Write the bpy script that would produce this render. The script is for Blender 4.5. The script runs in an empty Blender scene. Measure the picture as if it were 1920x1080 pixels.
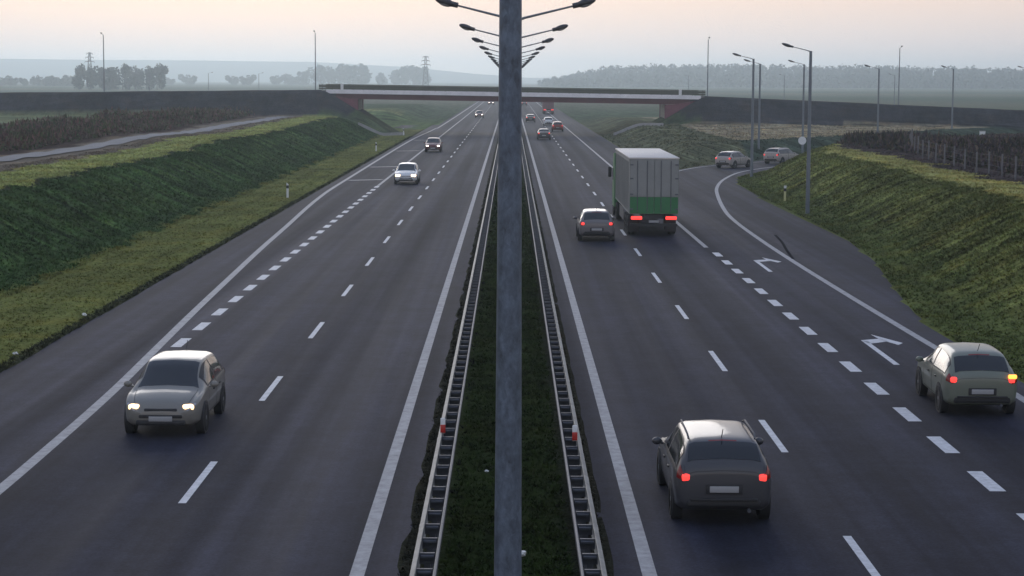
import bpy, bmesh, math, random
import numpy as np
from mathutils import Vector, Matrix
rng = np.random.default_rng(7)
random.seed(7)
R = math.radians
sc = bpy.context.scene
COL = sc.collection

# ------------------------------------------------------------------ materials
def mat(name, color, rough=0.6, metal=0.0, emit=None, estr=0.0, coat=0.0, spec=0.5):
    m = bpy.data.materials.new(name); m.use_nodes = True
    p = m.node_tree.nodes['Principled BSDF']
    p.inputs['Base Color'].default_value = (*color, 1)
    p.inputs['Roughness'].default_value = rough
    p.inputs['Metallic'].default_value = metal
    p.inputs['Coat Weight'].default_value = coat
    p.inputs['Coat Roughness'].default_value = 0.08
    p.inputs['Specular IOR Level'].default_value = spec
    if emit:
        p.inputs['Emission Color'].default_value = (*emit, 1)
        p.inputs['Emission Strength'].default_value = estr
    return m

class NT:
    """small node-building helper"""
    def __init__(s, m):
        s.t = m.node_tree; s.p = s.t.nodes.get('Principled BSDF')
    def n(s, kind, **kw):
        nd = s.t.nodes.new(kind)
        for k, v in kw.items():
            if k in nd.inputs.keys(): nd.inputs[k].default_value = v
            else: setattr(nd, k, v)
        return nd
    def l(s, a, b): s.t.links.new(a, b)
    def pos(s): return s.n('ShaderNodeNewGeometry').outputs['Position']
    def noise(s, scale, vec=None, stretch=None, detail=4, rough=0.55):
        vec = vec or s.pos()
        if stretch:
            mp = s.n('ShaderNodeMapping'); mp.inputs['Scale'].default_value = stretch
            s.l(vec, mp.inputs['Vector']); vec = mp.outputs['Vector']
        nz = s.n('ShaderNodeTexNoise', Scale=scale, Detail=detail, Roughness=rough)
        s.l(vec, nz.inputs['Vector']); return nz.outputs['Fac']
    def ramp(s, fac, stops):
        r = s.n('ShaderNodeValToRGB'); e = r.color_ramp.elements
        while len(e) < len(stops): e.new(0.5)
        for el, (p, c) in zip(e, stops):
            el.position = p; el.color = (*c, 1) if len(c) == 3 else c
        s.l(fac, r.inputs['Fac']); return r.outputs['Color']
    def rng(s, fac, a, b, c, d):
        m = s.n('ShaderNodeMapRange'); 
        for k, v in zip((1, 2, 3, 4), (a, b, c, d)): m.inputs[k].default_value = v
        s.l(fac, m.inputs[0]); return m.outputs[0]
    def mul(s, a, b, op='MULTIPLY'):
        m = s.n('ShaderNodeMath', operation=op)
        for i, v in enumerate((a, b)):
            if isinstance(v, (int, float)): m.inputs[i].default_value = v
            else: s.l(v, m.inputs[i])
        return m.outputs[0]
    def mixc(s, fac, a, b, blend='MIX'):
        m = s.n('ShaderNodeMix', data_type='RGBA', blend_type=blend)
        for i, v in ((0, fac), (6, a), (7, b)):
            if isinstance(v, (int, float)): m.inputs[i].default_value = v
            elif isinstance(v, tuple): m.inputs[i].default_value = (*v, 1)
            else: s.l(v, m.inputs[i])
        return m.outputs[2]
    def scale(s, col, fac):
        v = s.n('ShaderNodeVectorMath', operation='SCALE'); s.l(col, v.inputs[0])
        if isinstance(fac, (int, float)): v.inputs['Scale'].default_value = fac
        else: s.l(fac, v.inputs['Scale'])
        return v.outputs[0]
    def bump(s, h, strength=0.5, dist=0.05):
        b = s.n('ShaderNodeBump', Strength=strength, Distance=dist)
        s.l(h, b.inputs['Height']); s.l(b.outputs['Normal'], s.p.inputs['Normal'])

def grass_material():
    m = mat('grass_cover', (.05, .06, .03), .95, spec=.1); t = NT(m); t.p.inputs['IOR'].default_value = 1.12
    at = t.n('ShaderNodeAttribute', attribute_name='tint').outputs['Color']
    big = t.noise(.16, detail=5, rough=.65)
    streak = t.noise(1.0, stretch=(.22, 1.3, .22), detail=5, rough=.62)
    fine = t.noise(4.5, detail=3, rough=.7)
    streak2 = t.noise(1.0, stretch=(.09, .42, .09), detail=4, rough=.6)
    along = t.noise(1.0, stretch=(1.1, .05, 1), detail=4, rough=.6)
    atp = t.n('ShaderNodeSeparateXYZ'); t.l(t.pos(), atp.inputs[0])
    sl = t.rng(t.mul(atp.outputs['Z'], 1.0), .15, .5, 0, 1); sl2 = t.rng(atp.outputs['Z'], 2.2, 2.5, 1, .25); sl = t.mul(sl, sl2)
    def lerp1(v): return t.mul(t.mul(t.mul(v, 1.0, 'SUBTRACT'), sl), 1.0, 'ADD')
    f = t.mul(t.rng(big, .3, .7, .75, 1.28), lerp1(t.rng(streak, .32, .68, .36, 1.75)))
    f = t.mul(f, lerp1(t.rng(streak2, .32, .68, .60, 1.45)))
    f = t.mul(f, t.rng(along, .3, .7, .76, 1.26))
    f = t.mul(f, t.rng(fine, .3, .7, .74, 1.28))
    c = t.scale(at, f)
    hue = t.noise(.35, detail=4, rough=.7)
    c = t.mixc(t.rng(hue, .45, .72, 0, .5), c, t.scale(c, 1.0))
    warm = t.mixc(1.0, c, (1.35, 1.08, .8), 'MULTIPLY')
    c = t.mixc(t.rng(hue, .48, .7, 0, .75), c, warm)
    t.l(c, t.p.inputs['Base Color'])
    t.bump(t.mul(streak, fine, 'ADD'), .9, .25)
    return m

def asphalt_material():
    m = mat('asphalt', (.05, .05, .055), .82, spec=.3); t = NT(m); t.p.inputs['IOR'].default_value = 1.28
    tracks = t.noise(1.0, stretch=(.62, .006, 1), detail=3, rough=.6)
    tr2 = t.noise(1.0, stretch=(2.6, .018, 1), detail=4, rough=.6)
    px_ = t.n('ShaderNodeSeparateXYZ'); t.l(t.pos(), px_.inputs[0])
    ax_ = t.mul(px_.outputs['X'], 0.0, 'ABSOLUTE')
    ph_ = t.mul(t.mul(ax_, 3.25, 'SUBTRACT'), 2 * math.pi / 1.81)
    wheel = t.rng(t.mul(ph_, 0.0, 'COSINE'), -1, 1, .86, 1.17)      # polished wheel tracks, two to a lane
    patch = t.noise(.12, stretch=(1, .35, 1), detail=5, rough=.6)
    fine = t.noise(14, detail=2, rough=.8); mid = t.noise(2.2, detail=5, rough=.75)
    f = t.mul(t.rng(tracks, .32, .68, .62, 1.5), t.rng(tr2, .3, .7, .8, 1.22))
    f = t.mul(t.mul(f, wheel), t.rng(patch, .3, .7, .78, 1.24))
    blot = t.noise(.75, stretch=(1, .55, 1), detail=6, rough=.72)
    f = t.mul(f, t.rng(blot, .3, .7, .76, 1.28))
    f = t.mul(f, t.rng(mid, .25, .75, .74, 1.3))
    f = t.mul(f, t.rng(fine, .25, .75, .6, 1.45))
    rgb = t.n('ShaderNodeRGB'); rgb.outputs[0].default_value = (.0178, .0190, .0315, 1)
    t.l(t.scale(rgb.outputs[0], f), t.p.inputs['Base Color'])
    t.l(t.rng(tracks, .3, .7, .9, .76), t.p.inputs['Roughness'])
    t.bump(fine, .25, .01)
    return m

def worn(name, color, rough=.7, metal=0.0, lo=.75, hi=1.15, sc_=3.0, stretch=None, spec=.4):
    m = mat(name, color, rough, metal, spec=spec); t = NT(m)
    n1 = t.noise(sc_, stretch=stretch, detail=6, rough=.7)
    rgb = t.n('ShaderNodeRGB'); rgb.outputs[0].default_value = (*color, 1)
    t.l(t.scale(rgb.outputs[0], t.rng(n1, .28, .72, lo, hi)), t.p.inputs['Base Color'])
    return m

M = {}
M['grass'] = grass_material()
M['asphalt'] = asphalt_material()
M['paint_solid'] = worn('worn_line_paint', (.36, .36, .37), .7, lo=.5, hi=1.2, sc_=3.5)
M['paint_dash'] = worn('dash_paint', (.62, .63, .65), .65, lo=.62, hi=1.12, sc_=5)
M['dark_mark'] = worn('dark_mark', (.0135, .0145, .021), .9, spec=.1); M['dark_mark'].node_tree.nodes['Principled BSDF'].inputs['IOR'].default_value = 1.1
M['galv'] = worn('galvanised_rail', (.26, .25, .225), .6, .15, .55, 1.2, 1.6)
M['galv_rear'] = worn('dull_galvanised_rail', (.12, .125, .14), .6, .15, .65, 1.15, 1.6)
M['galv_dark'] = worn('galvanised_post', (.075, .08, .095), .6, .2, .7, 1.2, 5.0)
M['far_pole'] = worn('weathered_pole', (.17, .19, .21), .6, .2, .85, 1.1, 4)
M['lamp_shell'] = mat('lamp_shell', (.05, .05, .055), .5)
M['lamp_lens'] = mat('lamp_lens', (.30, .30, .30), .25)
M['concrete'] = worn('concrete', (.34, .33, .32), .85, lo=.75, hi=1.1, sc_=1.2)
M['beam_concrete'] = worn('pale_concrete_beam', (.80, .77, .77), .85, lo=.85, hi=1.08, sc_=.8)
M['red_steel'] = worn('dark_red_steel', (.105, .028, .040), .6, lo=.8, hi=1.15, sc_=.6)
M['red_wing'] = worn('red_wing_paint', (.165, .042, .065), .7, lo=.7, hi=1.15, sc_=.9)
M['rail_green'] = worn('grey_green_barrier', (.068, .070, .046), .7, lo=.85, hi=1.1, sc_=1)
M['path'] = worn('pale_gravel', (.23, .22, .215), .95, lo=.75, hi=1.12, sc_=.8)
M['bark'] = worn('bark', (.06, .05, .04), .9)
M['leaf'] = worn('hazy_leaves', (.045, .060, .045), .85, lo=.6, hi=1.35, sc_=.25)
M['forest'] = worn('forest_leaves', (.05, .06, .052), .9, lo=.6, hi=1.35, sc_=.05)
M['white_plastic'] = mat('white_plastic', (.72, .72, .70), .5)
M['yellow_plastic'] = mat('yellowed_plastic', (.55, .52, .25), .5)
M['black_band'] = mat('black_band', (.02, .02, .02), .5)
M['red_plastic'] = mat('red_reflector', (.45, .02, .015), .35)
M['litter'] = mat('litter_white', (.75, .74, .70), .7)
M['wood_post'] = worn('fence_post_concrete', (.15, .145, .15), .85)
M['wire'] = mat('wire', (.14, .14, .15), .5, .4)

def pole_material():
    m = mat('mottled_galvanised_pole', (.12, .15, .20), .5, .3, spec=.5); t = NT(m)
    v = t.n('ShaderNodeTexVoronoi', Scale=13.0); nz = t.noise(9, stretch=(1, 1, .55), detail=6, rough=.75)
    mp = t.n('ShaderNodeMapping'); mp.inputs['Scale'].default_value = (1, 1, .5)
    t.l(t.pos(), mp.inputs['Vector']); t.l(mp.outputs['Vector'], v.inputs['Vector'])
    f = t.mul(t.rng(nz, .3, .7, .5, 1.55), t.rng(v.outputs['Color'], 0, 1, .78, 1.2))
    rgb = t.n('ShaderNodeRGB'); rgb.outputs[0].default_value = (.098, .122, .160, 1)
    t.l(t.scale(rgb.outputs[0], f), t.p.inputs['Base Color'])
    t.l(t.rng(nz, .3, .7, .4, .62), t.p.inputs['Roughness'])
    return m
M['pole'] = pole_material()

# ------------------------------------------------------------------ mesh helpers
def link(o, parent=None):
    COL.objects.link(o)
    if parent is not None: o.parent = parent
    return o

class MB:
    def __init__(s): s.v = []; s.f = []; s.mi = []; s.smooth = []
    def add(s, vs, fs, mi=0, sm=False):
        b = len(s.v); s.v.extend([tuple(p) for p in vs])
        for f in fs: s.f.append(tuple(i + b for i in f)); s.mi.append(mi); s.smooth.append(sm)
    def box(s, c, d, mi=0, rz=0.0, mtx=None):
        x, y, z = (k / 2 for k in d)
        vs = [Vector(p) for p in ((-x,-y,-z),(x,-y,-z),(x,y,-z),(-x,y,-z),(-x,-y,z),(x,-y,z),(x,y,z),(-x,y,z))]
        rm = mtx or Matrix.Rotation(rz, 3, 'Z')
        s.add([rm @ p + Vector(c) for p in vs], [(3,2,1,0),(4,5,6,7),(0,1,5,4),(1,2,6,5),(2,3,7,6),(3,0,4,7)], mi)
    def rbox(s, c, d, b=.03, mi=0, n=2):
        bm = bmesh.new(); bmesh.ops.create_cube(bm, size=1)
        bmesh.ops.scale(bm, vec=d, verts=bm.verts)
        bmesh.ops.bevel(bm, geom=bm.edges[:], offset=min(b, min(d) * .45), segments=n, affect='EDGES', profile=.5)
        bm.verts.index_update()
        s.add([v.co + Vector(c) for v in bm.verts], [[v.index for v in f.verts] for f in bm.faces], mi, True); bm.free()
    def tube(s, pts, rs, n=10, mi=0, caps=True):
        pts = [Vector(p) for p in pts]
        if isinstance(rs, (int, float)): rs = [rs] * len(pts)
        vs = []; fs = []
        for i, p in enumerate(pts):
            d = (pts[min(i + 1, len(pts) - 1)] - pts[max(i - 1, 0)]).normalized()
            a = Vector((0, 0, 1)) if abs(d.z) < .9 else Vector((0, 1, 0))
            u = d.cross(a).normalized(); w = d.cross(u).normalized()
            for k in range(n):
                t = 2 * math.pi * k / n
                vs.append(p + u * math.cos(t) * rs[i] + w * math.sin(t) * rs[i])
        for i in range(len(pts) - 1):
            for k in range(n):
                a, b = i * n + k, i * n + (k + 1) % n
                fs.append((a, b, b + n, a + n))
        if caps: fs.append(tuple(range(n))[::-1]); fs.append(tuple(range((len(pts) - 1) * n, len(pts) * n)))
        s.add(vs, fs, mi, True)
    def ell(s, c, d, mi=0, nu=12, nv=8, mtx=None):
        vs = []; fs = []
        rm = mtx or Matrix.Identity(3)
        for j in range(nv + 1):
            ph = math.pi * j / nv
            for i in range(nu):
                th = 2 * math.pi * i / nu
                vs.append(rm @ Vector((d[0] * math.sin(ph) * math.cos(th), d[1] * math.sin(ph) * math.sin(th), d[2] * math.cos(ph))) + Vector(c))
        for j in range(nv):
            for i in range(nu):
                fs.append((j * nu + i, (j + 1) * nu + i, (j + 1) * nu + (i + 1) % nu, j * nu + (i + 1) % nu))
        s.add(vs, fs, mi, True)
    def prism(s, poly, axis, a, b, mi=0):
        """poly of 2D points extruded along axis between a and b"""
        def P(p, t):
            return {'x': (t, p[0], p[1]), 'y': (p[0], t, p[1]), 'z': (p[0], p[1], t)}[axis]
        n = len(poly)
        vs = [P(p, a) for p in poly] + [P(p, b) for p in poly]
        fs = [tuple(range(n)), tuple(range(2 * n - 1, n - 1, -1))] + [(i, i + n, (i + 1) % n + n, (i + 1) % n) for i in range(n)]
        s.add(vs, fs, mi)
    def build(s, name, mats, parent=None, fix=True):
        me = bpy.data.meshes.new(name); me.from_pydata(s.v, [], s.f)
        for m in (mats if isinstance(mats, (list, tuple)) else [mats]): me.materials.append(m)
        me.polygons.foreach_set('material_index', s.mi); me.polygons.foreach_set('use_smooth', s.smooth)
        if fix:
            bm = bmesh.new(); bm.from_mesh(me); bmesh.ops.recalc_face_normals(bm, faces=bm.faces[:]); bm.to_mesh(me); bm.free()
        if any(s.smooth):
            try: me.set_sharp_from_angle(angle=R(42))
            except Exception: pass
        me.update()
        return link(bpy.data.objects.new(name, me), parent)

def np_mesh(name, V, F, m, parent=None, tint=None, smooth=False):
    """V (n,3), F (k,3|4) numpy -> object"""
    me = bpy.data.meshes.new(name); V = np.asarray(V, np.float32); F = np.asarray(F, np.int32)
    k = F.shape[1]
    me.vertices.add(len(V)); me.vertices.foreach_set('co', V.ravel())
    me.loops.add(F.size); me.loops.foreach_set('vertex_index', F.ravel())
    me.polygons.add(len(F)); me.polygons.foreach_set('loop_start', np.arange(0, F.size, k, dtype=np.int32))
    me.polygons.foreach_set('use_smooth', np.full(len(F), smooth))
    me.materials.append(m)
    if tint is not None:
        a = me.color_attributes.new('tint', 'FLOAT_COLOR', 'POINT')
        a.data.foreach_set('color', np.concatenate([tint, np.ones((len(V), 1))], 1).astype(np.float32).ravel())
    me.update(); me.validate()
    return link(bpy.data.objects.new(name, me), parent)

def tag(o, label=None, cat=None, group=None, kind=None):
    for k, v in (('label', label), ('category', cat), ('group', group), ('kind', kind)):
        if v: o[k] = v
    return o
def empty(name, loc=(0, 0, 0), rz=0.0):
    o = bpy.data.objects.new(name, None); o.location = loc; o.rotation_euler = (0, 0, rz); o.empty_display_size = .3
    return link(o)
def kids(o): return [c for c in bpy.data.objects if c.parent == o]
def copy_tree(o, parent=None):
    c = o.copy(); COL.objects.link(c)
    if parent is not None: c.parent = parent
    for ch in kids(o): copy_tree(ch, c)
    return c

# ------------------------------------------------------------------ layout of the place (metres; the median runs along +Y)
CAM_H = 7.94
INNER = [(13.7,-60),(13.7,62),(13.95,68),(14.9,77),(16.2,88),(17.0,100),(17.15,118),(17.2,138),(17.6,154),(18.9,165),(22,175),(28,187.5),(36,199),(46,214),(60,238),(80,272)]
OUTER = [(12.9,168),(15.2,179),(18.6,189),(26,202),(36,216),(46,233),(62,262),(84,298)]
RIGHT_POLY = np.array([(1.62,-60)] + INNER + OUTER[::-1] + [(12.9,1500),(1.62,1500)], float)
IX = np.array([p[0] for p in INNER[6:]]); IY = np.array([p[1] for p in INNER[6:]])
LEFT_EDGE = -13.75
EMB_Y = 297.0
def ztop(x): return np.interp(x, [-400, -150, -77, -27, 0, 28, 75, 150, 300], [4.2, 4.9, 5.65, 6.35, 6.2, 5.72, 3.85, 2.6, 1.6])
def sm(a, b, x):
    t = np.clip((x - a) / (b - a), 0, 1); return t * t * (3 - 2 * t)
def polydist(x, y, P):
    d2 = np.full(x.shape, 1e18); ins = np.zeros(x.shape, bool)
    for i in range(len(P)):
        ax, ay = P[i]; bx, by = P[(i + 1) % len(P)]
        vx, vy = bx - ax, by - ay; L = vx * vx + vy * vy
        t = np.clip(((x - ax) * vx + (y - ay) * vy) / L, 0, 1)
        d2 = np.minimum(d2, (x - ax - t * vx) ** 2 + (y - ay - t * vy) ** 2)
        if ay != by:
            c = ((ay > y) != (by > y)) & (x < (bx - ax) * (y - ay) / (by - ay) + ax); ins ^= c
    return np.sqrt(d2), ins
def wob(x, y, s):
    return (np.sin(x * s + 1.7 * np.sin(y * s * .61)) + np.sin(y * s * 1.13 + 2.1 * np.sin(x * s * .53 + 1)) + np.sin((x + y) * s * .77 + 1.3)) / 3
def inside_hairpin(x, y): return (x > 13) & (y < np.interp(x, IX, IY) + np.where(x > 80, (x - 80) * 1.6, 0))
def terrain(x, y, zone=False):
    x = np.asarray(x, float); y = np.asarray(y, float)
    d, ins = polydist(x, y, RIGHT_POLY)
    h = np.zeros(x.shape)
    # left bank
    dl = LEFT_EDGE - x
    fl = 1 - .93 * sm(302, 322, y)
    top = 2.5 + .16 * wob(x, y, .11)
    hl = np.where(dl > 0, -.10 * np.exp(-((dl - 4.4) / 1.2) ** 2) + .03 + top * fl * sm(4.3, 11.2, dl) , -.06)
    # right bank
    hp = inside_hairpin(x, y)
    d0 = 1.0 + 2.2 * np.clip((72 - y) / 15, 0, 1)
    hr_in = .05 + (2.5 + .18 * wob(x, y, .13)) * sm(d0 - .6, d0 + 6.2, d)
    hr_out = .04 + (1.55 + .15 * wob(x, y, .10)) * sm(.6, 6.0, d) * (1 - .7 * sm(330, 420, y))
    hr = np.where(hp, hr_in, hr_out); hr = np.where(ins, -.06, hr)
    med = np.abs(x) < 1.75
    h = np.where(x < 0, hl, hr)
    h = np.where(med, .02 + .03 * wob(x, y, 2.1), h)
    h = h + np.where((d > 1.2) & ~ins & ((dl > 1) | (x > 0)) & ~med, .07 * wob(x, y, .9), 0) * (1 - sm(300, 700, y))
    # overpass embankment with its end cones
    dx = np.where(x < 0, np.maximum(0, x + 27), np.maximum(0, 28 - x)); dy = np.maximum(0, np.abs(y - EMB_Y) - 5.6)
    emb = ztop(x) + .05 * wob(x, y, .4) - .62 * np.sqrt(dx ** 2 + dy ** 2)
    open_ = (x > LEFT_EDGE - .6) & (x < 13.3)
    is_emb = (emb > h) & ~open_
    h = np.where(is_emb, emb, h)
    h = h + np.where((x < -15) & ~is_emb, 2.0 * sm(-16, -24, x) * sm(358, 378, y) * (1 - sm(520, 640, y)), 0)
    far = sm(420, 700, y)
    h = np.where((np.abs(x) > 13.5), h * (1 - far) + far * .2, h)
    if zone: return h, d, ins, hp, is_emb, dl
    return h
def C(*c): return np.array(c)
def tint_of(x, y):
    h, d, ins, hp, emb, dl = terrain(x, y, True)
    n = x.shape
    t = np.zeros(n + (3,)); t[:] = C(.075, .09, .055)
    jx = x + .9 * wob(x, y, .8) + .5 * wob(y, x, 2.3)
    def put(mask, c): t[mask] = c
    L = x < 0
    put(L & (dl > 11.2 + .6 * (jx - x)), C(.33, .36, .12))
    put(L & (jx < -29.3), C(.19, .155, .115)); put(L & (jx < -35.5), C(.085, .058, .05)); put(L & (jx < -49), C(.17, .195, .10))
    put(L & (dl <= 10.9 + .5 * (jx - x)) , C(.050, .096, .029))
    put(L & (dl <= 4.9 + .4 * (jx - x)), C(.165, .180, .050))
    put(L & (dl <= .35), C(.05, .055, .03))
    Rr = x > 0
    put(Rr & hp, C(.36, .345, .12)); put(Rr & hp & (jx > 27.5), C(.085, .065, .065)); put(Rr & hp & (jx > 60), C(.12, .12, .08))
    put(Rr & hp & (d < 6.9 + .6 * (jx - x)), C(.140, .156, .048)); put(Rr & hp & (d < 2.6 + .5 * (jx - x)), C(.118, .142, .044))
    put(Rr & ~hp & (y > 150), C(.30, .255, .165)); put(Rr & ~hp & (d < 7.5 + (jx - x)) & (y > 150), C(.046, .066, .046))
    put(Rr & ~hp & (x < 24) & (y > 150), C(.105, .112, .062))
    put(L & (y > 318) & (x > -70), C(.10, .15, .055)); put(L & (y > 372) & (jx < -21) & (x > -70), C(.24, .25, .10))
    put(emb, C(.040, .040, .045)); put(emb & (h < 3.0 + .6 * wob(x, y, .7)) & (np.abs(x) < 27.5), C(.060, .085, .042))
    put((np.abs(x) < 1.8), C(.026, .042, .010)); put((np.abs(np.abs(x) - 1.25) < .22), C(.008, .008, .009)); put((np.abs(np.abs(x) - 1.65) < .15), C(.024, .024, .016))  # ground between rail beams: dark gravel, with the beams' shade put into the tint
    f = sm(340, 420, y)[..., None]
    bands = .5 + .5 * np.sin(y * .011 + .8 * np.sin(x * .006))[..., None]
    farc = C(.075, .105, .06) * (1 - bands) + C(.13, .135, .085) * bands
    t = t * (1 - f) + farc * f
    return t

# ------------------------------------------------------------------ ground sheet
gx = np.unique(np.concatenate([np.arange(-62, 62.01, .55), [-13.8, -13.72, 1.6, 1.7, -1.7, -1.6], 62 + np.geomspace(1, 6500, 60), -62 - np.geomspace(1, 6500, 60)]))
gy = np.unique(np.concatenate([np.arange(-70, 24, 4), np.arange(24, 230, 1.2), np.arange(230, 330, 1.6), 330 + np.geomspace(2, 8500, 70)]))
X, Y = np.meshgrid(gx, gy); Z = terrain(X, Y)
Z = Z - .15 * sm(600, 3000, Y)
nx, ny = len(gx), len(gy)
idx = np.arange(nx * ny).reshape(ny, nx)
F = np.stack([idx[:-1, :-1], idx[:-1, 1:], idx[1:, 1:], idx[1:, :-1]], -1).reshape(-1, 4)
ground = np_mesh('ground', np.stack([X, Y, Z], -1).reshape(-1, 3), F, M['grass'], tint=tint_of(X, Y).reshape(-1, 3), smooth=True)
tag(ground, 'grassy verges, cut banks and fields around the motorway', None, kind='structure')

# ------------------------------------------------------------------ road and its markings
def poly_obj(name, pts, z, m, parent=None):
    bm = bmesh.new(); f = bm.faces.new([bm.verts.new((p[0], p[1], z)) for p in pts])
    if f.normal.z < 0 or True:
        f.normal_update()
        if f.normal.z < 0: f.normal_flip()
    bmesh.ops.triangulate(bm, faces=[f])
    me = bpy.data.meshes.new(name); bm.to_mesh(me); bm.free(); me.materials.append(m)
    return link(bpy.data.objects.new(name, me), parent)
mb = MB()
def flat(mb, pts, z):
    bm = bmesh.new(); f = bm.faces.new([bm.verts.new((p[0], p[1], z)) for p in pts]); f.normal_update()
    if f.normal.z < 0: f.normal_flip()
    bmesh.ops.triangulate(bm, faces=[f]); bm.verts.index_update()
    mb.add([v.co.copy() for v in bm.verts], [[v.index for v in q.verts] for q in bm.faces]); bm.free()
flat(mb, [tuple(p) for p in RIGHT_POLY], 0)
# ragged outer asphalt edge on the left carriageway, with the slip road that joins beyond the bridge
le = [(-1.72, -60), (-1.72, 1500), (-12.6, 1500), (-12.7, 352), (-16, 349), (-24, 349), (-60, 354), (-60, 345), (-26, 338), (-17.5, 327), (-14.4, 312)]
yy = 300.0
while yy > -60:
    le.append((LEFT_EDGE + random.uniform(-.10, .06), yy)); yy -= 2.5
le.append((LEFT_EDGE, -60))
flat(mb, le, 0)
road = mb.build('road', M['asphalt'], fix=False); tag(road, 'dual carriageway of dark worn asphalt with a slip road bending off right', kind='structure')

def stroke(mb, pts, w, z=.004):
    """flat ribbon along a polyline"""
    vs = []; n = len(pts)
    for i, p in enumerate(pts):
        a = Vector(pts[max(i - 1, 0)]); b = Vector(pts[min(i + 1, n - 1)]); d = (b - a).normalized(); nr = Vector((-d.y, d.x))
        vs += [(p[0] + nr.x * w / 2, p[1] + nr.y * w / 2, z), (p[0] - nr.x * w / 2, p[1] - nr.y * w / 2, z)]
    mb.add(vs, [(2 * i, 2 * i + 1, 2 * i + 3, 2 * i + 2) for i in range(n - 1)])
def smooth_line(pts, k=6):
    out = []
    for i in range(len(pts) - 1):
        p0, p1, p2, p3 = (Vector(pts[max(0, min(len(pts) - 1, j))]) for j in (i - 1, i, i + 1, i + 2))
        for s in range(k):
            t = s / k
            out.append(tuple(.5 * ((2 * p1) + (p2 - p0) * t + (2 * p0 - 5 * p1 + 4 * p2 - p3) * t * t + (3 * p1 - p0 - 3 * p2 + p3) * t ** 3)))
    return out + [tuple(pts[-1])]
def line_obj(name, strokes, m, z=.004):
    mb = MB()
    for pts, w in strokes: stroke(mb, pts, w, z)
    o = mb.build(name, m, road, fix=False)
    return o
line_obj('edge_line', [([(-2.44, -60), (-2.44, 1400)], .24)], M['paint_solid'])
line_obj('edge_line', [([(2.28, -60), (2.28, 1400)], .24)], M['paint_solid'])
line_obj('edge_line', [(smooth_line([(-9.80, -60), (-9.80, 10), (-9.84, 34), (-9.92, 42), (-10.1, 50), (-10.42, 58), (-10.82, 68), (-11.25, 80), (-11.7, 93), (-12.1, 107), (-12.85, 133), (-13.05, 160), (-13.1, 262), (-12.3, 322), (-11.9, 420), (-11.9, 1200)]), .26)], M['paint_solid'])
line_obj('edge_line', [(smooth_line([(12.95, -60), (12.95, 40), (12.9, 52), (12.74, 64), (12.62, 76), (12.56, 88), (12.6, 100), (12.78, 112), (13.2, 122), (14.4, 138), (15.6, 150), (17.6, 163), (20.6, 176), (25.4, 187.3), (33, 199.5), (43, 214), (57, 238), (76, 270)]), .25)], M['paint_solid'])
line_obj('edge_line', [(smooth_line([(12.2, 160), (13.6, 170), (15.8, 179.5), (19.2, 188), (26.6, 200), (36.6, 214.6), (46.5, 231)]), .2)], M['paint_solid'])
line_obj('edge_line', [([(9.40, 95), (9.30, 400), (9.2, 1400)], .22)], M['paint_solid'])
line_obj('edge_line', [([(-9.92, 149), (-9.8, 400), (-9.8, 1300)], .22)], M['paint_solid'])
line_obj('lane_dashes', [([(-6.14, y0), (-6.14, y0 + 4.1)], .15) for y0 in np.arange(36.75 - 36, 900, 12)], M['paint_dash'])
line_obj('lane_dashes', [([(5.94, y0), (5.94, y0 + 4.1)], .15) for y0 in np.arange(42.2 - 36, 900, 12)], M['paint_dash'])
line_obj('block_dashes', [([(-9.92, y0), (-9.92, y0 + 2.0)], .32) for y0 in np.arange(54.6, 148, 4)], M['paint_dash'])
line_obj('block_dashes', [([(9.55, y0), (9.55, y0 + 2.0)], .32) for y0 in np.arange(38.2 - 24, 93, 4)], M['paint_dash'])
line_obj('hatch_bar', [([(-12.75, y0), (-10.2, y0 + 1.5)], .8) for y0 in (157, 181, 222, 262)], M['paint_solid'])
def turn_arrow(y0):
    mb = MB(); z = .004
    stroke(mb, [(10.93, y0), (10.93, y0 + 5.0)], .17, z)
    q = [(10.845, y0 + 5.0), (11.015, y0 + 5.0), (11.55, y0 + 5.75), (11.55, y0 + 6.25), (11.3, y0 + 6.15)]
    mb.add([(a, b, z) for a, b in [(10.845, y0 + 5.0), (11.02, y0 + 4.55), (11.62, y0 + 5.05), (11.50, y0 + 5.72), (10.845, y0 + 5.32)]], [(0, 1, 2, 3, 4)])
    mb.add([(a, b, z) for a, b in [(11.40, y0 + 6.75), (11.46, y0 + 5.71), (11.58, y0 + 5.02), (11.80, y0 + 4.25), (12.02, y0 + 4.7)]], [(0, 1, 2, 3, 4)])
    return mb.build('turn_arrow', M['paint_dash'], road, fix=False)
turn_arrow(55.6); turn_arrow(83.0)
line_obj('dark_streak', [(smooth_line([(13.75, 103), (13.5, 98.5), (13.1, 94), (12.72, 89)]), .14)], M['dark_mark'], .008)  # narrow curved streak, darker than the asphalt around it

# gravel path on the left bank top
def ribbon(name, cl, w, m, lift=.05, label=None):
    V = []; Fc = []
    cl = np.array(cl); xs = []; 
    for i, (cx, cy) in enumerate(cl):
        for k, o in enumerate(np.linspace(-w / 2, w / 2, 5)):
            px = cx + o; V.append((px, cy, float(terrain(np.array([px]), np.array([cy]))[0]) + lift))
    for i in range(len(cl) - 1):
        for k in range(4): a = i * 5 + k; Fc.append((a, a + 1, a + 6, a + 5))
    return np_mesh(name, V, Fc, m, smooth=True)
pc = [(-33.6 + 1.6 * sm(120, 260, y) + .35 * math.sin(y * .05), y) for y in np.arange(60, 286, 1.5)]
path = ribbon('path', pc, 2.2, M['path'], .07); tag(path, 'pale gravel track along the top of the left bank', kind='structure')

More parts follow.
